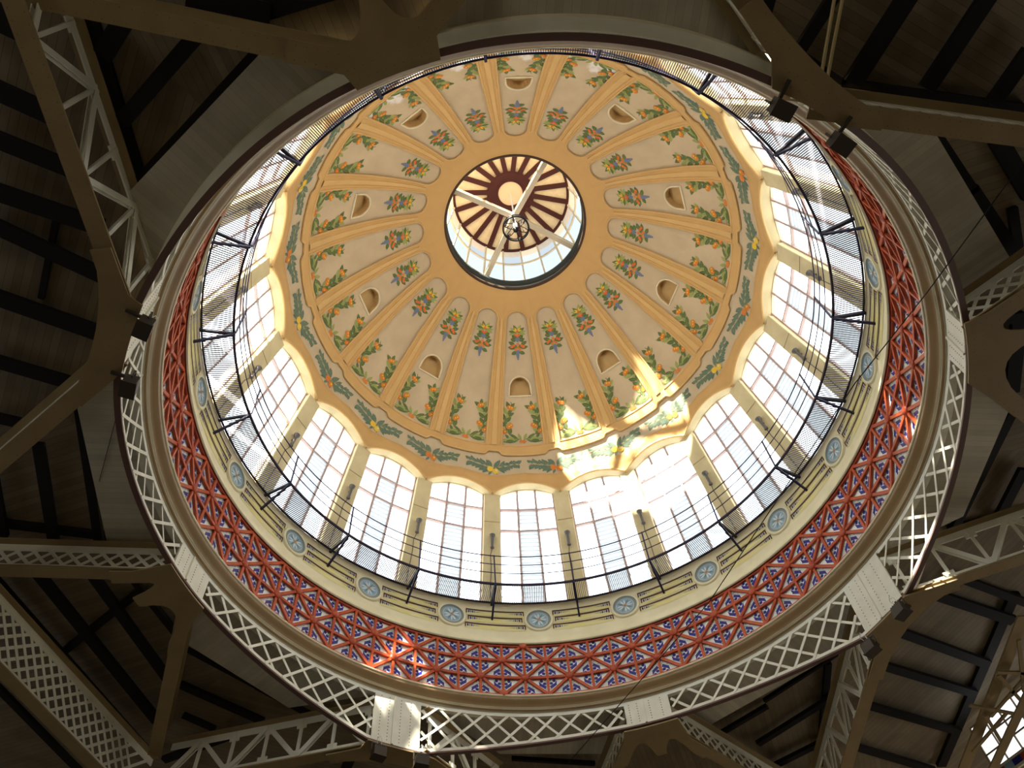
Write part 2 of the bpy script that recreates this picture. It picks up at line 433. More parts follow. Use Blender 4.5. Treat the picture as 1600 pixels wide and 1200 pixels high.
wr=make_wreath(); cl=make_cluster(); ga=make_garland(FRUIT,'painted_orange_garland'); gl=make_garland(LEMON,'painted_lemon_garland')
for k in range(20):
    rz=(AZ0+18*k)*D
    p=pb if k%2==0 else pa
    for o in ([pa] if k%2 else [pb,nc])+[wr,cl]+([ga] if k%2 else [gl]):
        if 'used' in o: dup(o,dome,rz)
        else: o.rotation_euler=(0,0,rz); o['used']=1
for o in dome.children:
    if 'used' in o: del o['used']
# panels with whitish salt stains near their foot
def stained():
    m=PANELM.copy(); m.name='salt_stained_plaster'; nt=m.node_tree; b=nt.nodes['Principled BSDF']
    src=b.inputs['Base Color'].links[0].from_socket
    tc=nt.nodes.new('ShaderNodeTexCoord'); n=nt.nodes.new('ShaderNodeTexNoise'); n.inputs['Scale'].default_value=1.4; n.inputs['Detail'].default_value=8
    nt.links.new(tc.outputs['Object'],n.inputs['Vector']); sp=nt.nodes.new('ShaderNodeSeparateXYZ'); nt.links.new(tc.outputs['Object'],sp.inputs[0])
    mr=nt.nodes.new('ShaderNodeMapRange'); mr.inputs[1].default_value=29.2; mr.inputs[2].default_value=27.6; mr.inputs[3].default_value=-.25; mr.inputs[4].default_value=.22
    nt.links.new(sp.outputs['Z'],mr.inputs[0]); ad=nt.nodes.new('ShaderNodeMath'); ad.operation='ADD'; nt.links.new(n.outputs['Fac'],ad.inputs[0]); nt.links.new(mr.outputs[0],ad.inputs[1])
    r=nt.nodes.new('ShaderNodeValToRGB'); r.color_ramp.elements[0].position=.52; r.color_ramp.elements[1].position=.62; nt.links.new(ad.outputs[0],r.inputs['Fac'])
    mx=nt.nodes.new('ShaderNodeMix'); mx.data_type='RGBA'; nt.links.new(r.outputs['Color'],mx.inputs['Factor']); nt.links.new(src,mx.inputs['A']); mx.inputs['B'].default_value=(.80,.76,.70,1)
    nt.links.new(mx.outputs['Result'],b.inputs['Base Color']); return m
ST_=stained(); smesh={}
for o in list(dome.children):
    if o.name.split('.')[0] in ('panel','niche_panel'):
        k=round((math.degrees(o.rotation_euler.z)-AZ0)/18)
        if k in (8,9,10,11):
            if o.data.name not in smesh:
                d_=o.data.copy(); d_.materials[0]=ST_; smesh[o.data.name]=d_
            o.data=smesh[o.data.name]
# opaque outer shell
m=MB(); m.revolve([(smooth_r(z)+.75,z+.25) for z in (25.75,26.5,27.5,28.5,29.5,30.5,31.2)]+[(3.6,32.5),(3.25,32.62)],OCHRE,80)
struct(m.build('ceiling_outer_shell'))

# ------------------------------------------------------------------ drum wall, windows
def wr_(z): return 9.45-(z-20.7)*.262       # inner face of the battered window wall
wall=empty('wall_drum',(0,0,0)); struct(wall)
m=MB()
zz=[20.70+i*(25.42-20.70)/8 for i in range(9)]
prof_az=[7.0,7.0,7.6,10.4,11.0,11.0]
rows=[]
for z in zz:
    r=wr_(z); rows.append([cyl(r+.6,7.0,z),cyl(r+.02,7.0,z),cyl(r,7.15,z),cyl(r,10.85,z),cyl(r+.02,11.0,z),cyl(r+.6,11.0,z)])
m.grid(rows,WALLM,False)
z=22.9; m.bar(cyl(wr_(24.2)-.004,7.1,24.2),cyl(wr_(24.2)-.004,10.9,24.2),.012,.02,BROWN)
pil=m.build('pilaster',wall); pil.rotation_euler=(0,0,AZ0*D)
for k in range(1,20): dup(pil,wall,(AZ0+18*k)*D)
m=MB(); m.revolve([(9.14,20.72),(9.36,20.74),(9.36,20.86),(10.1,20.86)],WALLM,160); m.build('sill',wall)
m=MB(); m.revolve([(9.75,20.0),(9.85,20.9)],WALLM,80); m.build('outer_base',wall)
# window built at azimuth 0, origin at its sill
def make_window():
    r0=wr_(20.8)+.25; org=(r0,0,20.8)
    root=empty('window_1',org)
    def W(az,z,off): return cyl(wr_(z)+off,az,z)
    f=MB()
    top=lambda a: zedge(a)+.06
    for a,wd in ((-6.95,.09),(-2.33,.075),(2.33,.075),(6.95,.09)):
        f.bar(W(a,20.85,.25),W(a,top(a),.25),wd,.10,FRAME,Vector((1,0,0)))
    for z in (21.0,24.05,24.95):
        for a0,a1 in ((-6.9,-2.33),(-2.33,2.33),(2.33,6.9)):
            f.bar(W(a0,z,.25),W(a1,z,.25),.07,.10,FRAME,Vector((1,0,0)))
    n=10
    for i in range(n):
        a0=-6.95+13.9*i/n; a1=-6.95+13.9*(i+1)/n
        f.bar(W(a0,zedge(a0)+.03,.25),W(a1,zedge(a1)+.03,.25),.06,.12,LFRAME,Vector((0,0,1)))
    fr=f.build('frame',root,org)
    p=MB()
    p.grid([[W(a,z if z<25.9 else 26.0,.31) for a in (-7.05,-2.33,2.33,7.05)] for z in (20.8,24.05,24.95,26.0)],PANE,False)
    p.build('pane',root,org)
    l=MB()
    z=21.1
    while z<24.9:
        if not (23.98<z<24.12):
            l.face([W(-2.1,z,.27),W(2.1,z,.27),W(2.1,z+.15,.20),W(-2.1,z+.15,.20)],LOUV)
            l.face([W(-2.1,z,.265),W(2.1,z,.265),W(2.1,z-.012,.265),W(-2.1,z-.012,.265)],FRAME)
        z+=.165
    l.build('louvre',root,org)
    struct(root); return root
W0=make_window(); base=Vector(W0.location)
for k in range(20):
    az=(AZ0+18*k)*D; loc=(base.x*math.cos(az),base.x*math.sin(az),base.z)
    if k==0: W0.location=loc; W0.rotation_euler=(0,0,az)
    else:
        o=copy_thing(W0,loc,az); o.name='window_%d'%(k+1)

# ------------------------------------------------------------------ uplights on the pilasters
ORD=['','first','second','third','fourth','fifth','sixth','seventh','eighth','ninth']
def where(k):
    """k steps of 18 degrees clockwise (in the photo) from the pilaster left of the bottom window"""
    if k==0: return 'the pilaster at the very bottom of the photo'
    if k<=10: return 'the %s pilaster clockwise from the bottom one'%(ORD[k] if k<10 else 'tenth')
    return 'the %s pilaster anticlockwise from the bottom one'%ORD[20-k]
def make_uplight():
    z0=22.98; r0=wr_(z0)-.02
    org=(r0,0,z0); root=empty('wall_uplight',org)
    b=MB(); r=lambda z: wr_(z)-.12
    b.tube([(r(23.0),0,23.0),(r(23.04),0,23.04),(r(23.06),0,23.06),(r(23.42),0,23.42)],[.065,.075,.05,.052],LAMPG,10); bo=b.build('lamp_body',root,org)
    h=MB(); h.tube([(r(23.42),0,23.42),(r(23.50),0,23.50),(r(23.55),0,23.55)],[.055,.10,.11],LAMPG,10); h.build('lamp_head',bo,org)
    a=MB(); a.bar((wr_(23.15),0,23.15),(r(23.15),0,23.15),.05,.05,LAMPG); a.bar((wr_(23.35),0,23.35),(r(23.35),0,23.35),.05,.05,LAMPG); a.build('wall_bracket',root,org)
    c=MB(); c.tube([(r(23.0),0,23.0),(wr_(22.8)-.03,.05,22.8),(wr_(22.3)-.02,.02,22.3),(wr_(21.6)-.02,.04,21.6),(wr_(20.9)-.02,.03,20.9)],.014,LAMPG,5); c.build('cable',root,org)
    return root
U0=make_uplight(); ub=Vector(U0.location)
VIS=[k for k in range(20)]
for k in range(20):
    az=(AZ0+9+18*k)*D; loc=(ub.x*math.cos(az),ub.x*math.sin(az),ub.z)
    if k==0: o=U0; o.location=loc; o.rotation_euler=(0,0,az)
    else: o=copy_thing(U0,loc,az)
    tag(o,'slim grey uplight with trailing cable on %s'%where(k),'lamp','uplights on the window pilasters')

# ------------------------------------------------------------------ gallery walkway with railing
gal=empty('gallery_walkway',(0,0,20.74)); tag(gal,'dark steel grating gallery with thin wire railing circling the window drum','walkway')
O=(0,0,20.74)
m=MB()
NB=46
for i in range(NB):
    a=-9+18*(i+.5)/NB
    m.bar(cyl(8.30,a,20.74),cyl(9.12,a,20.74),.017,.03,RAIL)
gr=m.build('grating',gal,O); gr.rotation_euler=(0,0,AZ0*D)
for k in range(1,20): dup(gr,gal,(AZ0+18*k)*D)
m=MB(); m.revolve([(8.245,20.71),(8.245,20.78),(8.30,20.78),(8.30,20.71),(8.245,20.71)],RAIL,160,smooth=False); m.build('inner_rim',gal,O)
m=MB(); m.revolve([(9.09,20.72),(9.09,20.77),(9.135,20.77),(9.135,20.72),(9.09,20.72)],RAIL,160,smooth=False); m.build('outer_rim',gal,O)
for z in (22.03,21.62,21.21):
    m=MB(); m.tube([cyl(8.22,a*3,z) for a in range(120)],.016 if z<22 else .02,RAIL,5,True); m.build('rail_wire',gal,O)
m=MB(); m.bar(cyl(8.22,0,20.72),cyl(8.22,0,22.05),.045,.045,RAIL); po=m.build('post',gal,O)
m=MB()
m.bar(cyl(8.22,0,20.66),cyl(9.14,0,20.66),.07,.09,RAIL); m.bar(cyl(8.22,0,20.64),cyl(9.135,0,19.99),.06,.07,RAIL)
bk=m.build('bracket',gal,O)
for k in range(20):
    rz=(AZ0+9.3+18*k)*D
    for o in (po,bk):
        if k==0: o.rotation_euler=(0,0,rz)
        else: dup(o,gal,rz)

# ------------------------------------------------------------------ cream frieze with medallions
fz=empty('trim_1',(0,0,0)); struct(fz)
m=MB(); m.revolve([(9.14,20.72),(9.14,19.55),(9.10,19.45),(9.10,19.30),(9.02,19.05),(8.96,18.93),(8.96,18.88),(9.06,18.86)],FRIEZE,200); m.build('frieze_band',fz)
def pl(r,az0,az1,z0,z1,m,mt,n=6):
    m.grid([[cyl(r,az0+(az1-az0)*i/n,z) for i in range(n+1)] for z in (z0,z1)],mt,False)
def make_med():
    m=MB()
    R0=9.13
    def q(x,y,off): return cyl(R0-off, x/9.13/D, 20.0+y)
    k=28
    def ring(r0,r1,o0,o1,mt): m.grid([[q(r*math.cos(2*math.pi*i/k),r*math.sin(2*math.pi*i/k),o) for i in range(k)] for r,o in ((r0,o0),(r1,o1))],mt,True,True)
    ring(.50,.47,.0,.05,FRIEZE); ring(.47,.40,.05,.05,FRIEZE); ring(.40,.37,.05,.012,DISC2); ring(.37,.31,.012,.012,DISC2); ring(.31,.29,.02,.03,FRIEZE)
    m.face([q(.30*math.cos(2*math.pi*i/k),.30*math.sin(2*math.pi*i/k),.022) for i in range(k)],DISC)
    for i in range(12):
        a=2*math.pi*i/12
        leaf(m,lambda x,y,o:q(x,y,.024+o),.05*math.cos(a),.05*math.sin(a),a,.22,.045,GREENG if i%3==1 else TILE,.004)
    m.face([q(.045*math.cos(2*math.pi*i/8),.045*math.sin(2*math.pi*i/8),.04) for i in range(8)],FRUIT)
    return m.build('medallion',fz)
me_=make_med()
def make_lines():
    m=MB()
    for z,a0 in ((20.33,2.95),(20.05,3.35),(19.74,2.75)):
        a1=18-a0; pl(9.128,a0,a1,z-.20,z,m,YELLOW,10); pl(9.118,a0,a1,z-.01,z+.05,m,BROWNL,10)
        for s0,e0 in ((a0,a0+.25),(a1-.25,a1)): pl(9.118,s0,e0,z-.15,z,m,BROWNL,1)
        for c0,d in ((a0+.6,1),(a1-.6,-1)):
            for j in range(4):
                a=c0+d*j*.42; h=.075-.01*j
                m.face([cyl(9.12,a-.2,z-.07),cyl(9.12,a,z-.07+h),cyl(9.12,a+.2,z-.07),cyl(9.12,a,z-.07-h)],DISC2 if j%2 else BLUE)
            m.face([cyl(9.12,c0+d*1.6,z-.055),cyl(9.12,c0+d*2.7,z-.07),cyl(9.12,c0+d*1.6,z-.085)],DISC2)
    return m.build('groove_ornament',fz)
li=make_lines()
for k in range(20):
    rz=(AZ0-.3+18*k)*D
    for o in (me_,li):
        if k==0: o.rotation_euler=(0,0,rz)
        else: dup(o,fz,rz)

# ------------------------------------------------------------------ tiled frieze in red iron lattice
tf=empty('tiled_frieze',(0,0,16.95)); tag(tf,'band of blue and white tiles behind red iron lattice around the dome base','frieze')
O=(0,0,16.95)
LV=[18.88,18.26,17.61,16.97]; ST=360/42; RT=9.12
def tile_tri(m,p0,p1,p2):
    """triangle p=(az,z), right angle at p0; white tile with a painted spray"""
    C=[((1-t)*0) for t in ()]
    def Q(u,v,off): return cyl(RT-off, p0[0]+(p1[0]-p0[0])*u+(p2[0]-p0[0])*v, p0[1]+(p1[1]-p0[1])*u+(p2[1]-p0[1])*v)
    m.face([Q(0,0,0),Q(1,0,0),Q(0,1,0)],TILE)
    o=.006
    def dsc(u,v,r,mt,k=7):
        su=r/ (abs(p1[0]-p0[0])*D*9.1+abs(p1[1]-p0[1])); sv=r/(abs(p2[0]-p0[0])*D*9.1+abs(p2[1]-p0[1]))
        m.face([Q(u+su*math.cos(2*math.pi*i/k),v+sv*math.sin(2*math.pi*i/k),o) for i in range(k)],mt)
    # arched blue spray across the corner with two berries inside
    m.face([Q(.45,.07,o),Q(.60,.13,o),Q(.39,.39,o),Q(.29,.29,o)],BLUE)
    m.face([Q(.07,.45,o),Q(.29,.29,o),Q(.39,.39,o),Q(.13,.60,o)],BLUE)
    m.face([Q(.35,.30,o),Q(.42,.42,o),Q(.28,.36,o)],BLUE)
    dsc(.28,.15,.055,BLUE); dsc(.15,.29,.055,BLUE)
    dsc(.12,.12,.022,GREENG,5)
    for u,v in ((.62,.10),(.70,.16),(.78,.07),(.10,.62),(.16,.70),(.07,.80),(.52,.32),(.33,.53),(.42,.50),(.60,.24),(.06,.30),(.30,.05),(.86,.05),(.05,.90),(.08,.20)): dsc(u,v,.020,GREENG if (u>v) else DISC2,4)
def make_tiles():
    m=MB()
    for lv in range(3):
        zt,zb=LV[lv],LV[lv+1]
        for h in range(4):                    # four half-cells covering two half steps each
            a0=h*ST/2; a1=(h+1)*ST/2
            if h>1: continue
            # nodes: level 0/2 at even (a=0), level 1/3 at odd (a=ST/2)
            node0 = 0 if lv%2==0 else 1       # parity of top nodes
            # diagonal runs from top node to bottom node
            left_top_is_node = (h%2==node0)
            if left_top_is_node: # diag from (a0,zt) to (a1,zb)
                tile_tri(m,(a1,zt),(a0,zt),(a1,zb)); tile_tri(m,(a0,zb),(a1,zb),(a0,zt))
            else:                # diag (a0,zb) to (a1,zt)
                tile_tri(m,(a0,zt),(a1,zt),(a0,zb)); tile_tri(m,(a1,zb),(a0,zb),(a1,zt))
    return m.build('tile_panel',tf,O)
tp=make_tiles(); LH=92.99
def make_struts():
    m=MB(); R=RT-.05
    def B(a,za,b,zb,w_=.085): m.bar(cyl(R,a,za),cyl(R,b,zb),w_,.07,RED,Vector((1,0,0)))
    H=ST/2
    for h in (0,1):
        B(h*H,LV[0],h*H,LV[3],.075)
        for lv in range(3):
            zt,zb=LV[lv],LV[lv+1]; a0=h*H; a1=a0+H
            if h==(0 if lv%2==0 else 1): B(a0,zt,a1,zb)
            else: B(a0,zb,a1,zt)
        for z in (LV[1],LV[2]): B(h*H,z,(h+1)*H,z)
    return m.build('lattice_bars',tf,O)
ls=make_struts()
def make_hub(z,nm):
    m=MB(); R=RT-.08
    k=10
    def Q(x,y,o): return cyl(R-o,x/9.05/D,z+y)
    rr=[(.13,-.03),(.13,.02),(.10,.045),(.05,.07),(.001,.075)]
    m.grid([[Q(r*math.cos(2*math.pi*i/k),r*math.sin(2*math.pi*i/k),o) for i in range(k)] for r,o in rr],RED,True,True)
    return m.build(nm,tf,O)
h1=make_hub(LV[1],'lattice_boss'); h2=make_hub(LV[2],'lattice_boss'); h0=make_hub(LV[0]-.04,'lattice_boss'); h3=make_hub(LV[3]+.04,'lattice_boss')
for k in range(42):
    rz=(LH+ST*k)*D
    for o,ph in ((tp,0),(ls,0),(h2,0),(h1,ST/2)):
        a=rz+ph*D
        if k==0: o.rotation_euler=(0,0,a)
        else: dup(o,tf,a)
for o,ph in ((h0,0),(h3,ST/2)):
    o.rotation_euler=(0,0,(LH+ph)*D)
m=MB(); m.revolve([(9.12,18.98),(8.99,18.98),(8.97,18.93),(8.97,18.89),(9.02,18.86),(9.12,18.86)],MAROON,200,smooth=False)
m.revolve([(9.12,18.90),(9.04,18.90),(9.04,18.82),(9.12,18.82)],RED,200,smooth=False); m.build('top_rail',tf,O)
m=MB(); m.revolve([(9.12,17.02),(9.05,17.02),(9.05,16.94),(9.12,16.94)],RED,200,smooth=False); m.build('bottom_rail',tf,O)

# ------------------------------------------------------------------ moulding under the tiles
m=MB()
m.revolve([(9.14,16.96),(9.02,16.96),(8.99,16.93),(9.01,16.89),(9.04,16.88)],CREAM,200)
m.revolve([(9.04,16.88),(9.03,16.85),(9.07,16.80),(9.14,16.74),(9.18,16.70),(9.20,16.665)],BROWN,200)
m.revolve([(9.20,16.665),(9.21,16.65),(9.24,16.64),(9.25,16.62)],CREAM,200)
m.revolve([(9.25,16.62),(9.27,16.60),(9.30,16.585)],BROWN,200)
m.revolve([(9.30,16.585),(9.34,16.57),(9.36,16.55),(9.60,16.55),(9.6,16.9)],CREAM,200)
struct(m.build('trim_2'))
m=MB(); m.revolve([(9.16,16.9),(9.16,20.75)],FRIEZE,120); m.revolve([(9.6,16.9),(9.75,20.0)],FRIEZE,120); struct(m.build('wall_ring_beam'))

# ------------------------------------------------------------------ ring girder
N0=26.5
def zb(az):
    d=abs(((az-N0+45)%90)-45); f=min(max(d-5,0),35)/35
    return 14.95+.78*(1-(1-f)**2)
RG=9.36
rg=empty('ring_girder',(0,0,15)); tag(rg,'cream latticed ring girder with riveted plates carrying the dome','girder'); O=(0,0,15)
m=MB(); 
azs=[i*1.5 for i in range(240)]
def band(m,r0,r1,z0f,z1f,mt):
    rows=[[cyl(r0,a,z0f(a)) for a in azs],[cyl(r0,a,z1f(a)) for a in azs],[cyl(r1,a,z1f(a)) for a in azs],[cyl(r1,a,z0f(a)) for a in azs],[cyl(r0,a,z0f(a)) for a in azs]]
    m.grid(rows,mt,False,True)
band(m,RG-.03,RG+.0,lambda a:16.44,lambda a:16.56,IRONW); band(m,RG-.03,RG+.22,lambda a:16.535,lambda a:16.56,IRONW); m.build('top_chord',rg,O)
m=MB(); band(m,RG-.035,RG+.10,lambda a:zb(a)-.05,lambda a:zb(a),PURPLE); band(m,RG-.02,RG+.0,lambda a:zb(a),lambda a:zb(a)+.10,IRONW); m.build('bottom_chord',rg,O)
# lattice fields between nodes
def clipbar(m,a0,a1,s0,zs0,dirn):
    pass
def lattice_field(c):
    m=MB(); hw=45/2-4.35
    sp=.70; k=1.0
    sm=hw*D*RG
    step=.06
    for sg in (-1,1):
        i=-40
        while i<40:
            s0=(i+.5)*sp
            # bar: s = s0 + sg*(16.5-z)*k ; clip where inside field and above the bottom chord
            pts=[]
            t=0
            inside=[]
            while t<=1.75:
                z=16.5-t; s_=s0+sg*t*k
                az=c+s_/RG/D
                ok=(abs(s_)<=sm) and z>=zb(az)+.02
                if ok: inside.append((az,z))
                t+=step/3
            if len(inside)>2:
                (A,za),(B_,zb_)=inside[0],inside[-1]
                n=3
                for q in range(n):
                    f0,f1=q/n,(q+1)/n
                    m.bar(cyl(RG-.012*(sg+1)-.004,A+(B_-A)*f0,za+(zb_-za)*f0),cyl(RG-.012*(sg+1)-.004,A+(B_-A)*f1,za+(zb_-za)*f1),.075,.012,IRONW,cyl(1,c,0))
            i+=1
    return m.build('lattice_field',rg,O)
for i in range(8): lattice_field(N0+22.5+45*i)
def rivets(m,pts,nrm,r=.016):
    for p in pts:
        x=nrm.cross(Vector((0,0,1))); 
        if x.length<.1: x=Vector((1,0,0))
        x.normalize(); y=nrm.cross(x).normalized()
        k=6
        a=[p+x*r*math.cos(2*math.pi*i/k)+y*r*math.sin(2*math.pi*i/k) for i in range(k)]
        t=p+nrm*r*.7
        for i in range(k): m.face([a[i],a[(i+1)%k],t],RIVET)
def plate(c,main):
    m=MB(); hwd=.70 if main else .66
    z0=zb(c)
    def Q(s_,z,o): return cyl(RG-.035-o,c+s_/RG/D,z)
    n=6
    rows=[[Q(-hwd+2*hwd*i/n,z,0) for i in range(n+1)] for z in (z0,16.52)]
    m.grid(rows,IRONW,False)
    for e in (-hwd,hwd): m.face([Q(e,z0,0),Q(e,16.52,0),Q(e,16.52,-.05),Q(e,z0,-.05)],IRONW)
    m.bar(Q(0.1,z0,.02),Q(.1,16.52,.02),.05,.05,IRONW,cyl(1,c,0)); 
    m.bar(Q(-.02,z0,.003),Q(-.02,16.52,.003),.22,.01,IRONW,cyl(1,c,0))
    nr=-cyl(1,c,0); pts=[]
    nz=14 if main else 8
    for i in range(nz):
        z=z0+.1+(16.42-z0-.1)*i/(nz-1)
        for s_ in ((-.40,-.10,.25,.5) if main else (-.42,-.08,.28,.52)): pts.append(Q(s_,z,.002 if abs(s_)>.2 else .012))
    rivets(m,pts,nr)
    return m.build('node_plate',rg,O)
for i in range(8): plate(N0+45*i, i%2==0)

# ------------------------------------------------------------------ radiating trusses
# name, z bottom, z top, photo points used for survey (near, far), extension factor, style, label
def survey(z,a,b,ext):
    p=at(*a,z); q=at(*b,z); return Vector((p.x,p.y)), Vector((q.x,q.y)), ext
TR=[
 ('lattice',15.70,16.70,(1525,508),(1600,457),3.0,'ochre lattice girder at the right edge, upper arm of the right-hand node'),
 ('lattice',15.70,16.70,(1545,600),(1600,645),3.0,'plain ochre girder at the right edge, lower arm of the right-hand node'),
 ('lattice',15.70,16.65,(985,1152),(965,1200),3.0,'short latticed girder running down from the bottom node, its left arm'),
 ('lattice',15.70,16.65,(1065,1150),(1150,1200),3.0,'short latticed girder running down right from the bottom node'),
 ('lattice',15.70,16.62,(250,898),(0,891),1.6,'cream latticed girder running to the left edge below mid height'),
 ('plain',15.70,16.62,(285,970),(240,1185),1.02,'ochre girder dropping from the left lower node to the lower left corner'),
 ('plain',15.70,16.62,(550,98),(100,5),1.3,'long ochre riveted girder across the top left corner'),
 ('plain',15.70,16.62,(660,52),(712,-14),2.2,'short ochre girder leaving the top edge beside the top node'),
 ('warren',15.00,16.95,(192,470),(75,150),2.0,'tall cross-braced truss running up the left side of the photo'),
 ('plain',15.00,16.6,(175,572),(0,722),1.5,'broad ochre girder falling from the left node to the left edge'),
 ('warren2',15.00,16.6,(1222,85),(1158,-10),1.6,'ochre girder rising to the top edge from the upper right node'),
 ('plain',15.00,16.55,(1285,172),(1600,214),1.6,'wide ochre riveted girder from the upper right node to the right edge'),
 ('warren',15.00,16.45,(1425,930),(1600,872),1.6,'bright white cross-braced truss arching to the right edge'),
 ('warren',15.00,16.50,(1378,1010),(1322,1200),1.6,'cream cross-braced truss running down from the lower right node'),
 ('warren',15.00,16.40,(575,1168),(330,1215),1.4,'cream cross-braced truss along the bottom left edge'),
 ('warren',15.00,16.40,(668,1182),(700,1205),4.0,'cream cross-braced truss leaving the bottom edge right of the node plate'),
]
BEAMS=[]
def make_truss(style,z0,z1,a,b,ext,label):
    p,q,_=survey(z0,a,b,ext)
    d=(q-p); Ln=d.length*ext; d=d.normalized()
    p=p-d*.25 if style!='plain' or True else p
    org=(p.x,p.y,z0)
    root=empty('roof_truss',org); tag(root,label,'truss')
    Wd=.36; n2=Vector((-d.y,d.x,0)); d3=Vector((d.x,d.y,0)); P=lambda s_,z,o=0: Vector((p.x,p.y,0))+d3*s_+n2*o+Vector((0,0,z))
    arch = 0.0
    if style=='warren': arch=.0
    m=MB(); m.bar(P(0,z0),P(Ln,z0),Wd,.04,IRONB); m.bar(P(0,z0+.12),P(Ln,z0+.12),.03,.22,IRONW)
    pts=[]; s_=.3
    while s_<min(Ln,9):
        pts+= [P(s_,z0-.02,.12),P(s_+.09,z0-.02,-.12)]; s_+=.2
    rivets(m,pts,Vector((0,0,-1)),.014)
    m.build('bottom_chord',root,org)
    m=MB(); m.bar(P(0,z1),P(Ln,z1),Wd,.04,IRONB); m.bar(P(0,z1-.12),P(Ln,z1-.12),.03,.22,IRONW)
    m.build('top_chord',root,org)
    m=MB()
    h=z1-z0
    if style in('lattice','plain'):
        sp=.40; k=1.0
        n=int(min(Ln,14)/sp)
        hh=h-.3; zA=z0+.15; zB=z1-.15
        for i in range(-int(hh/sp),n):
            for sg in (1,-1):
                s0=i*sp+.1; s1=s0+hh
                A=(s0,zA) if sg>0 else (s0,zB); B_=(s1,zB) if sg>0 else (s1,zA)
                if A[0]<0:
                    t=(0-A[0])/(B_[0]-A[0]); A=(0,A[1]+(B_[1]-A[1])*t)
                if B_[0]>Ln or B_[0]<=A[0]: continue
                m.bar(P(A[0],A[1],.015*sg),P(B_[0],B_[1],.015*sg),.012,.085,IRONW)
    else:
        sp=1.15 if h>1.6 else 1.0
        n=int(min(Ln,14)/sp)
        for i in range(n):
            s0=.3+i*sp
            m.bar(P(s0,z0+.05),P(s0,z1-.05),.08,.07,IRONW,n2)
            A_,B2=(z0+.1,z1-.1) if i%2==0 else (z1-.1,z0+.1)
            m.bar(P(s0,A_,.05),P(s0+sp,B2,.05),.02,.13,IRONW); m.bar(P(s0,A_,-.05),P(s0+sp,B2,-.05),.02,.13,IRONW)
            m.box(P(s0,z0+.22),d3*.14,n2*.018,Vector((0,0,.12)),IRONW); m.box(P(s0,z1-.22),d3*.14,n2*.018,Vector((0,0,.12)),IRONW)
    m.build('web_bracing',root,org)
    BEAMS.append((Vector((p.x,p.y)),d,z0))
    return root
roots=[make_truss(*t) for t in TR]
# extra lattice girder in the lower left corner
t_extra=make_truss('lattice',15.0,16.55,(-140,905),(150,1200),1.3,'long white latticed girder crossing the lower left corner')

# gusset plates at the eight nodes
def gusset(c,i0,i1,z0,stub,label):
    m=MB(); C=cyl(RG,c,0); rad_=Vector((math.cos(c*D),math.sin(c*D))); tan=Vector((-rad_.y,rad_.x))
    (pa_,da,_),(pb_,db,_)=BEAMS[i0],BEAMS[i1]
    if da.dot(tan)<db.dot(tan): (pa_,da),(pb_,db)=(pb_,db),(pa_,da)
    hw=.20
    def side(pp,d,sg):           # outer edge (away from stub) and inner edge
        n=Vector((-d.y,d.x))
        if n.dot(tan)*sg<0: n=-n
        # outer edge points towards sg*tan side away from radial axis
        return n
    poly=[]
    for k in range(-8,9,2):
        a=c+k*.6; q=cyl(RG-.06,a,0); poly.append((q.x,q.y))
    # + side beam
    n=side(pa_,da,1)
    L1=1.35
    def pt(pp,d,n,s_,o): v=pp+d*s_+n*o; return (v.x,v.y)
    sa=.35
    def relaz(v): return abs((math.degrees(math.atan2(v[1],v[0]))-c+180)%360-180)
    while sa<1.0 and relaz(pt(pa_,da,n,sa,hw))<5.0: sa+=.05
    poly.append(pt(pa_,da,n,sa,hw)); poly.append(pt(pa_,da,n,L1,hw*.95)); poly.append(pt(pa_,da,n,L1,-hw*.95))
    # curve from inner edge of beam a to the stub (or straight across to beam b)
    Ain=Vector(pt(pa_,da,n,.95,-hw)); nb=side(pb_,db,-1); Bin=Vector(pt(pb_,db,nb,.95,-hw))
    Rr=Vector((C.x,C.y))
    if stub:
        s1=Rr+rad_*1.3; h=.15; cr=-.05 if da.dot(rad_)>.7 else .30
        for (A,B_,ctrl) in ((Ain,s1+tan*h,None),):
            ctrl=Rr+rad_*cr+tan*.35
            for k in range(1,8):
                t=k/7; v=A*(1-t)**2+ctrl*2*t*(1-t)+B_*t*t; poly.append((v.x,v.y))
        ctrl=Rr+rad_*cr-tan*.35; A=s1-tan*h; B_=Bin
        for k in range(0,8):
            t=k/7; v=A*(1-t)**2+ctrl*2*t*(1-t)+B_*t*t; poly.append((v.x,v.y))
    else:
        ctrl=Rr+rad_*.42
        for k in range(0,9):
            t=k/8; v=Ain*(1-t)**2+ctrl*2*t*(1-t)+Bin*t*t; poly.append((v.x,v.y))
    poly.append(pt(pb_,db,nb,L1,-hw*.95)); poly.append(pt(pb_,db,nb,L1,hw*.95)); sb=.35
    while sb<1.0 and relaz(pt(pb_,db,nb,sb,hw))<5.0: sb+=.05
    poly.append(pt(pb_,db,nb,sb,hw))
    m.prism(poly,z0-.145,z0-.105,IRONB)
    pts=[]
    for k in range(-4,5):
        for o in (.08,.28): q=cyl(RG+o,c+k*1.0,z0-.145); pts.append(q)
    for (pp,d) in ((pa_,da),(pb_,db)):
        nn=Vector((-d.y,d.x))
        for k in range(6):
            for o in (-.12,.12): v=pp+d*(.3+k*.18)+nn*o; pts.append(Vector((v.x,v.y,z0-.145)))
    rivets(m,pts,Vector((0,0,-1)),.014)
    o=m.build('gusset_plate',None,(C.x,C.y,z0)); tag(o,label,'plate','gusset plates at the girder nodes')
gusset(N0-45,0,1,15.70,True,'ochre gusset plate with two round notches at the right-hand girder node')
gusset(N0+45,2,3,15.70,True,'ochre gusset plate with round notches at the bottom girder node')
gusset(N0+135,4,5,15.70,True,'ochre gusset plate with round notches at the lower left girder node')
gusset(N0-135,6,7,15.70,True,'ochre gusset plate with round notches at the top girder node')
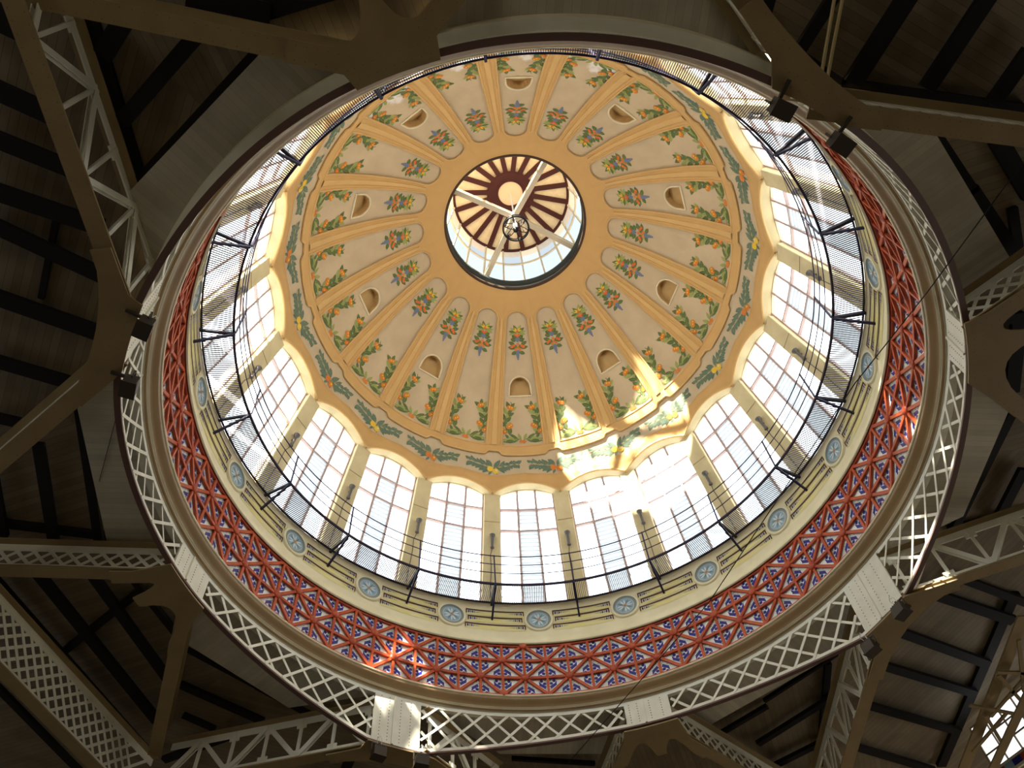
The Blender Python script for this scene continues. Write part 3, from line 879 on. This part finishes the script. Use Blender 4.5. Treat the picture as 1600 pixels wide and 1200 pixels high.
gusset(N0+180,8,9,15.0,False,'smooth forked gusset plate at the left girder node')
gusset(N0-90,10,11,15.0,False,'riveted gusset plate at the upper right girder node')
gusset(N0,12,13,15.0,False,'gusset plate under the bright white node plate at lower right')
gusset(N0+90,14,15,15.0,False,'gusset plate under the double node plate at the bottom edge')

# ------------------------------------------------------------------ roof: pale soffit, boards, rafters
PALE=board_mat('bounce_lit_boards',(.60,.56,.44),(.46,.43,.34),.16,(.45,.41,.32))  # lighter board tone near the ring: dome bounce light put into the colour
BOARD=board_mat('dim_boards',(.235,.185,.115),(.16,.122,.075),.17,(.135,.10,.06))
def xy(a): return (a[0],a[1])
def line_int(p,d,n,ap):
    t=(ap-n.dot(p))/n.dot(d); return p+d*t
# sectors between neighbouring nodes; BEAMS index pairs
SECT=[(-41,11,0),(4,1,12),(49,13,3),(94,2,15),(139,14,5),(184,4,9),(229,8,6),(274,7,10)]
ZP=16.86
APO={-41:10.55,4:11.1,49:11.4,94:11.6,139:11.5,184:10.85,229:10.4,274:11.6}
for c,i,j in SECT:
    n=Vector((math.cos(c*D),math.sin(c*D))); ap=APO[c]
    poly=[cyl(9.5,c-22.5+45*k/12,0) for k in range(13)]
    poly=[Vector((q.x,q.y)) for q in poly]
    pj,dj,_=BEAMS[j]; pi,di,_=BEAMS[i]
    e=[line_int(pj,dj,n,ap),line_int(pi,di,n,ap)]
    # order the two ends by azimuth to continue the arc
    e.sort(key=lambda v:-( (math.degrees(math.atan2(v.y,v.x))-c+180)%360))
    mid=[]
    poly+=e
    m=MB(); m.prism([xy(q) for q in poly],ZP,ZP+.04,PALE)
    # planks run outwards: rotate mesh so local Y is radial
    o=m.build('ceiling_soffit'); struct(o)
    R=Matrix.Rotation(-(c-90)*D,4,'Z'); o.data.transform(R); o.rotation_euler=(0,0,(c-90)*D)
# boards above the rafters, in eight wedges, planks across the rafters
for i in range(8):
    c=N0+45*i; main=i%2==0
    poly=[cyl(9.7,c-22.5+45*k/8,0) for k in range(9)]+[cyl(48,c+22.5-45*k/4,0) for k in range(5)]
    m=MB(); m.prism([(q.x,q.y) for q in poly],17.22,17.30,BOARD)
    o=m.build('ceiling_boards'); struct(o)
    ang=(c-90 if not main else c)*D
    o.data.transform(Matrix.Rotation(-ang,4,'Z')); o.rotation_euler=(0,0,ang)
ZR=16.93
RAF=[ # photo line (x0,y0,x1,y1), width in m, label
 (132,18,218,300,.24,'dark beam beside the tall braced truss, upper left'),
 (190,35,158,88,.34,'short dark rafter in the top left triangle, nearest the corner'),
 (302,60,190,190,.28,'second dark rafter in the top left triangle'),
 (402,88,214,292,.30,'long dark rafter edging the pale soffit at top left'),
 (-20,20,40,48,.50,'dark rafter at the extreme top left corner'),
 (-20,136,90,186,.38,'upper dark rafter behind the left braced truss'),
 (-20,214,120,270,.34,'second dark rafter down the left edge'),
 (-20,297,160,358,.36,'third dark rafter down the left edge'),
 (-20,350,180,443,.33,'fourth dark rafter down the left edge'),
 (-20,462,180,532,.36,'fifth dark rafter down the left edge'),
 (-20,563,118,603,.30,'sixth dark rafter, meeting the broad ochre girder on the left'),
 (85,330,58,472,.12,'thin dark cross-piece between the left rafters'),
 (-20,652,50,668,.24,'dark rafter just below the broad ochre girder, left edge'),
 (58,695,84,858,.26,'dark rafter in the left triangle above the cream latticed girder'),
 (122,636,155,858,.22,'dark rafter edging the pale soffit on the left'),
 (-20,824,162,846,.22,'dark beam lying along the cream latticed girder'),
 (-20,700,5,840,.2,'dark rafter at the left edge of the left triangle'),
 (57,898,245,1130,.30,'broad dark rafter in the lower left field, middle one'),
 (142,900,262,1065,.27,'dark rafter in the lower left field, next to the gusset'),
 (-20,895,228,1175,.20,'dark rafter along the white latticed corner girder'),
 (205,905,272,990,.18,'dark rafter tucked beside the lower left gusset'),
 (94,1028,220,928,.20,'dark crosswise beam in the lower left field'),
 (292,1018,405,1078,.10,'thin dark rafter edging the pale soffit at lower left'),
 (400,1075,500,1128,.16,'dark rafter continuing the pale soffit edge at lower left'),
 (280,1072,410,1130,.22,'second dark rafter right of the dropping ochre girder'),
 (285,1120,335,1142,.16,'short dark rafter right of the dropping ochre girder'),
 (400,1138,255,1190,.24,'dark rafter above the bottom left truss'),
 (-20,1062,130,1215,.20,'dark rafter under the white latticed girder in the corner'),
 (555,1170,535,1215,.30,'dark rafter at the bottom edge left of the double node plate'),
 (800,1188,930,1196,.10,'thin dark rafter along the bottom edge under the cable end'),
 (1200,1106,1125,1150,.14,'dark rafter edging the pale soffit at the bottom right'),
 (1195,1098,1312,1022,.10,'thin dark rafter edging the pale soffit left of the lower right truss'),
 (1185,1165,1305,1090,.20,'second dark rafter left of the lower right truss'),
 (1180,1215,1300,1155,.20,'third dark rafter left of the lower right truss'),
 (1298,1045,1284,1205,.20,'dark beam lying beside the lower right truss'),
 (1500,905,1615,948,.24,'topmost dark rafter below the bright white truss'),
 (1440,924,1585,972,.32,'second dark rafter below the bright white truss'),
 (1385,982,1545,1040,.30,'third dark rafter below the bright white truss'),
 (1366,1038,1525,1086,.28,'fourth dark rafter below the bright white truss'),
 (1352,1103,1500,1146,.25,'fifth dark rafter below the bright white truss'),
 (1340,1170,1460,1206,.24,'lowest dark rafter below the bright white truss'),
 (1592,935,1475,1205,.30,'long dark beam closing the field of rafters at lower right'),
 (1588,638,1487,840,.22,'dark rafter edging the pale soffit on the right'),
 (1602,735,1560,815,.26,'dark rafter at the right edge beyond the pale soffit'),
 (1487,836,1610,806,.20,'dark beam lying above the bright white truss'),
 (1518,298,1592,408,.34,'dark rafter edging the pale soffit at far right'),
 (1600,402,1590,330,.2,'dark cross-piece near the right edge above the latticed girder'),
 (1308,-10,1248,84,.24,'narrow dark rafter above the upper right node'),
 (1424,-10,1333,132,.38,'broad dark rafter in the upper right field'),
 (1550,-10,1450,140,.34,'second broad dark rafter in the upper right field'),
 (1612,80,1552,165,.32,'dark rafter at the right edge of the upper right field'),
 (1206,-10,1198,20,.22,'dark rafter at the top edge right of the pale soffit'),
 (1248,80,1325,134,.13,'thin dark beam behind the riveted girder at upper right'),
 (1320,132,1610,172,.16,'long thin dark beam above the riveted girder at upper right'),
 (1455,203,1522,304,.28,'dark rafter below the riveted girder at upper right'),
 (1560,218,1612,306,.36,'second dark rafter below the riveted girder at the right edge'),
 (290,-6,420,28,.5,'broad black rafter above the long ochre girder, top edge'),
 (400,22,600,-40,.35,'dark beam behind the top node at the top edge'),
 (1548,505,1600,496,.25,'dark rafter between the two arms of the right-hand node'),
 (1600,505,1588,620,.34,'dark beam at the right edge beside the round notches'),
]
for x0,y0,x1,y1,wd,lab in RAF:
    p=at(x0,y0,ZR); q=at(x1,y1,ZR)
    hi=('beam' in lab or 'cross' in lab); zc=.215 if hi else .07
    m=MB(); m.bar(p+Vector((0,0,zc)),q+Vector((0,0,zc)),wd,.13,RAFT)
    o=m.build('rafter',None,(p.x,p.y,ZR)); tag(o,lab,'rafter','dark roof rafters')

# ------------------------------------------------------------------ lantern
lt=empty('wall_lantern',(0,0,0)); struct(lt)
def lr(z): return 2.92-(z-32.6)*.16
m=MB(); m.revolve([(2.80,32.02),(2.74,31.99),(2.70,32.02),(2.70,32.12),(2.80,32.14)],mat('dark_bronze_rim',(.06,.035,.02),.5),80); m.revolve([(2.80,32.16),(2.86,32.60),(2.78,32.62)],mat('grey_kerb',(.30,.32,.30),.6),80); m.build('oculus_kerb',lt)
m=MB(); m.revolve([(2.80,32.52),(2.70,32.56),(2.70,32.76),(2.90,32.80)],mat('dark_kerb',(.04,.05,.045),.5),80); m.build('kerb_rail',lt)
m=MB()
for k in range(20):
    a=AZ0+9+18*k; m.bar(cyl(lr(32.78),a,32.78),cyl(lr(35.45),a,35.45),.07,.08,LFRAME,cyl(1,a,0))
for z in (34.35,35.42,32.83):
    m.tube([cyl(lr(z),a*6,z) for a in range(60)],.045,LFRAME,5,True)
m.build('lantern_frame',lt)
FROST=glass('frosted_lantern_pane',LANT_E*.5,(.90,.92,.80),.45); SHADE=glass('grey_lantern_pane',LANT_E*.33,(.72,.82,.88),.45)
m=MB(); m2=MB()
for k in range(20):
    a0=AZ0+9+18*k; 
    m.revolve([(lr(32.7)+.05,32.7),(lr(34.3)+.05,34.3)],FROST if k%3==1 else LPANE,3,a0,a0+18)
    m2.revolve([(lr(34.3)+.05,34.3),(lr(35.5)+.05,35.5)],SHADE if k%2 else FROST,3,a0,a0+18)
m.build('lantern_glass',lt); m2.build('upper_lantern_glass',lt)
lc=empty('ceiling_lantern',(0,0,0)); struct(lc)
def lz(r): return 35.45+(2.45-r)*.30
m=MB(); m.revolve([(2.75,35.42),(2.45,35.44),(.5,lz(.5)),(.02,lz(.02))],LROOF,60); m.build('boards',lc)
m=MB(); m.revolve([(2.48,35.36),(2.40,35.36),(2.38,35.46)],LRIB,80); m.build('eaves_ring',lc)
m=MB(); m.bar(cyl(.75,0,lz(.75)-.06),cyl(2.42,0,lz(2.42)-.05),.20,.10,LRIB); rb=m.build('rib',lc)
for k in range(20):
    if k==0: rb.rotation_euler=(0,0,(AZ0+6)*D)
    else: dup(rb,lc,(AZ0+6+18*k)*D)
m=MB(); m.revolve([(1.02,lz(.95)-.10),(.78,lz(.78)-.16),(.56,lz(.56)-.18),(.52,lz(.5)-.10)],LRIB,40); m.build('hub_ring',lc)
m=MB(); m.revolve([(.54,35.92),(.001,35.95)],mat('pink_plaster',(.86,.62,.42),.7),40); m.build('hub_disc',lc)
# cross brace
cb=empty('cross_brace',(0,0,33.0)); tag(cb,'cream four-armed brace crossing the lantern opening','brace'); O=(0,0,33.0)
m=MB(); m.bar(cyl(.12,0,33.0),cyl(2.80,0,32.95),.16,.16,LFRAME); m.bar(cyl(.12,0,33.09),cyl(2.8,0,33.04),.22,.03,LFRAME); m.bar(cyl(.12,0,32.91),cyl(2.8,0,32.86),.20,.03,LFRAME); arm=m.build('arm',cb,O)
for i,a in enumerate((-154.5,-61.5,28.5,114.5)):
    if i==0: arm.rotation_euler=(0,0,a*D)
    else: dup(arm,cb,a*D)
m=MB(); m.tube([(0,0,32.85),(0,0,33.12)],.18,LFRAME,10); m.build('hub',cb,O)
# chandelier hanging from the brace
ch=empty('chandelier',(0,0,31.6)); tag(ch,'black wrought iron ring lantern hanging at the centre of the dome','chandelier'); O=(0,0,31.6)
m=MB(); m.tube([cyl(.50,a*10,31.62) for a in range(36)],.035,BLACK,6,True); m.tube([cyl(.50,a*10,31.80) for a in range(36)],.022,BLACK,6,True); m.build('iron_ring',ch,O)
for k in range(6):
    m=MB(); a=k*60+15
    m.tube([cyl(.06,a,31.5),cyl(.25,a,31.42),cyl(.42,a,31.5),cyl(.50,a,31.65),cyl(.46,a,31.85),cyl(.3,a,32.0),cyl(.05,a,32.15)],.018,BLACK,5)
    m.tube([cyl(.50,a,31.6),cyl(.38,a+8,31.55),cyl(.3,a,31.62),cyl(.36,a-8,31.7)],.015,BLACK,5); m.build('scroll_arm',ch,O)
m=MB(); m.tube([(0,0,31.34),(0,0,31.40),(0,0,31.50),(0,0,31.60),(0,0,31.66)],[.03,.09,.13,.08,.04],BLACK,10); m.build('finial',ch,O)
m=MB(); m.tube([(0,0,31.7),(0,0,31.8),(0,0,32.1),(0,0,32.2)],[.05,.09,.09,.04],CHROME,10); m.build('bulb',ch,O)
m=MB(); m.tube([(0,0,32.2),(0,0,32.84)],.03,CHROME,6); m.build('hanging_rod',ch,O)
m=MB(); m.tube([(0,0,33.12),(0,0,35.95)],.035,CHROME,8); r_=m.build('pull_rod',None,(0,0,33.12)); tag(r_,'pale vertical rod rising from the brace to the lantern ceiling','rod')

# ------------------------------------------------------------------ floodlights on the ring girder
def make_flood():
    root=empty('floodlight',(0,0,0))
    m=MB(); X=Vector((1,0,0));Y=Vector((0,1,0));Z=Vector((0,0,1))
    m.box((0,0,-.24),X*.13,Y*.17,Z*.13,LAMPB); m.box((0,0,-.38),X*.15,Y*.19,Z*.015,LAMPB)
    ho=m.build('housing',root); m=MB()
    for i in range(5): m.box((0,-.14+.07*i,-.09),X*.12,Y*.006,Z*.03,LAMPB)
    m.build('cooling_fins',ho)
    m=MB(); m.bar((0,-.21,-.22),(0,-.21,0),.03,.03,LAMPB); m.bar((0,.21,-.22),(0,.21,0),.03,.03,LAMPB); m.bar((0,-.22,0),(0,.22,0),.04,.03,LAMPB); m.bar((-.02,0,.03),(.45,0,.05),.06,.05,LAMPB); m.build('yoke',root)
    m=MB(); m.tube([(.0,.05,.0),(-.06,.1,.12),(-.1,.02,.22),(-.06,-.05,.1),(0,-.04,0)],.010,IRONW,5); m.build('flex',root)
    return root
FL=make_flood(); fp=[((1218,168),'left of the two under the upper right node'),((1310,222),'right of the two under the upper right node'),
 ((228,508),'upper of the two beside the left node'),((205,600),'lower of the two beside the left node'),
 ((1405,950),'upper of the two under the lower right node'),((1358,1008),'lower of the two under the lower right node'),
 ((592,1172),'left of the two under the bottom node plate'),((658,1186),'right of the two under the bottom node plate')]
for i,((x,y),lab) in enumerate(fp):
    p=at(x,y,14.62); p.z=14.775
    rz=math.atan2(p.y,p.x)
    if i==0: o=FL; o.location=p; o.rotation_euler=(0,0,rz)
    else: o=copy_thing(FL,p,rz)
    tag(o,'small dark floodlight, %s'%lab,'floodlight','floodlights at the main nodes')

# ------------------------------------------------------------------ cables
def cable(name,pix,z,r,label):
    pts=[]
    P=[at(x,y,zz) for (x,y),zz in zip(pix,z)]
    for a,b in zip(P,P[1:]):
        for k in range(6): pts.append(a+(b-a)*k/6)
    pts.append(P[-1]); m=MB(); m.tube(pts,r,BLACK,5); o=m.build(name,None,tuple(P[0])); tag(o,label,'cable')
cable('cable',[(888,1192),(1107,942),(1335,600),(1450,455),(1560,305),(1610,240)],[15.2,14.6,14.3,14.5,15.0,16.8],.012,'thin black cable slanting across the right side of the ring')
cable('thin_wire',[(188,628),(155,752)],[16.80,16.84],.008,'short thin wire on the pale soffit at left')

# hanger bars at upper right
hb=empty('hanger_bars',at(1285,135,15.0)); tag(hb,'pale twin bars rising from the upper right node to the top edge','bar'); 
for dx in (-4,6):
    m=MB(); a=at(1284+dx,136,15.05); b=at(1312+dx*1.3,-20,16.5); m.bar(a,b,.035,.06,mat('pale_ochre_bar',(.52,.43,.22),.5)); m.build('bar',hb,tuple(hb.location))
# ------------------------------------------------------------------ clerestory corner at lower right
cw=empty('window_21',at(1600,1120,15)); struct(cw); cwl=tuple(cw.location)
a=at(1548,1192,15.6); b=at(1660,1108,15.6)
m=MB(); up=Vector((0,0,1.2)); m.face([a-up*.2,b-up*.2,b+up,a+up],glass('daylit_clerestory_pane',1.3,(.9,.96,1),.1)); m.build('pane',cw,cwl)
m=MB()
for i in range(6):
    t=i/5; m.bar(a+(b-a)*t-up*.2,a+(b-a)*t+up,.05,.05,IRONB)
for i in range(4):
    h=up*(i/3*1.2-.2); m.bar(a+h,b+h,.05,.05,IRONB)
m.build('frame',cw,cwl)
m=MB(); n_=9
for i in range(n_):
    p0=a+(b-a)*(i/n_); p1=a+(b-a)*((i+1)/n_)
    m.face([p0-up*.42,p1-up*.42,p1-up*.24,p0-up*.24],(RED,DISC,BLUE)[i%3])
m.bar(a-up*.46,b-up*.46,.08,.08,CREAM); m.bar(a-up*.22,b-up*.22,.06,.05,CREAM)
m.build('painted_tile_strip',cw,cwl)
br=empty('clerestory_truss',at(1590,985,15.0)); tag(br,'ochre cross-braced truss before the bright clerestory at the lower right corner','truss'); bl=tuple(br.location)
m=MB(); m.bar(at(1600,962,15.0),at(1500,1215,15.0),.34,.05,IRONB); m.bar(at(1608,1080,14.4),at(1545,1215,14.4),.26,.05,IRONB); m.build('chord',br,bl)
m=MB()
for (p,q) in (((1612,1052),(1558,1050)),((1560,1055),(1600,1100)),((1600,1060),(1548,1120)),((1515,1102),(1610,1120)),((1540,1118),(1565,1160)),((1572,1115),(1520,1175)),((1592,1000),(1600,1080))):
    m.bar(at(*p,14.8),at(*q,14.8),.10,.05,IRONB)
m.build('web_bracing',br,bl)

# ------------------------------------------------------------------ hall shell
FLOORM=mat('hall_floor',(.42,.36,.28),.6,.2,1.0)
m=MB(); m.prism([(-HALL,-HALL),(HALL,-HALL),(HALL,HALL),(-HALL,HALL)],-1.8,-1.6,FLOORM); struct(m.build('floor'))
HW_=mat('hall_wall',(.50,.42,.28),.8,.2,1.0)
for nm,c in (('wall_north',(0,HALL)),('wall_south',(0,-HALL)),('wall_east',(HALL,0)),('wall_west',(-HALL,0))):
    m=MB(); hx=HALL if c[0]==0 else .15; hy=HALL if c[1]==0 else .15
    m.box((c[0],c[1],7.8),Vector((hx,0,0)),Vector((0,hy,0)),Vector((0,0,9.4)),HW_); struct(m.build(nm))
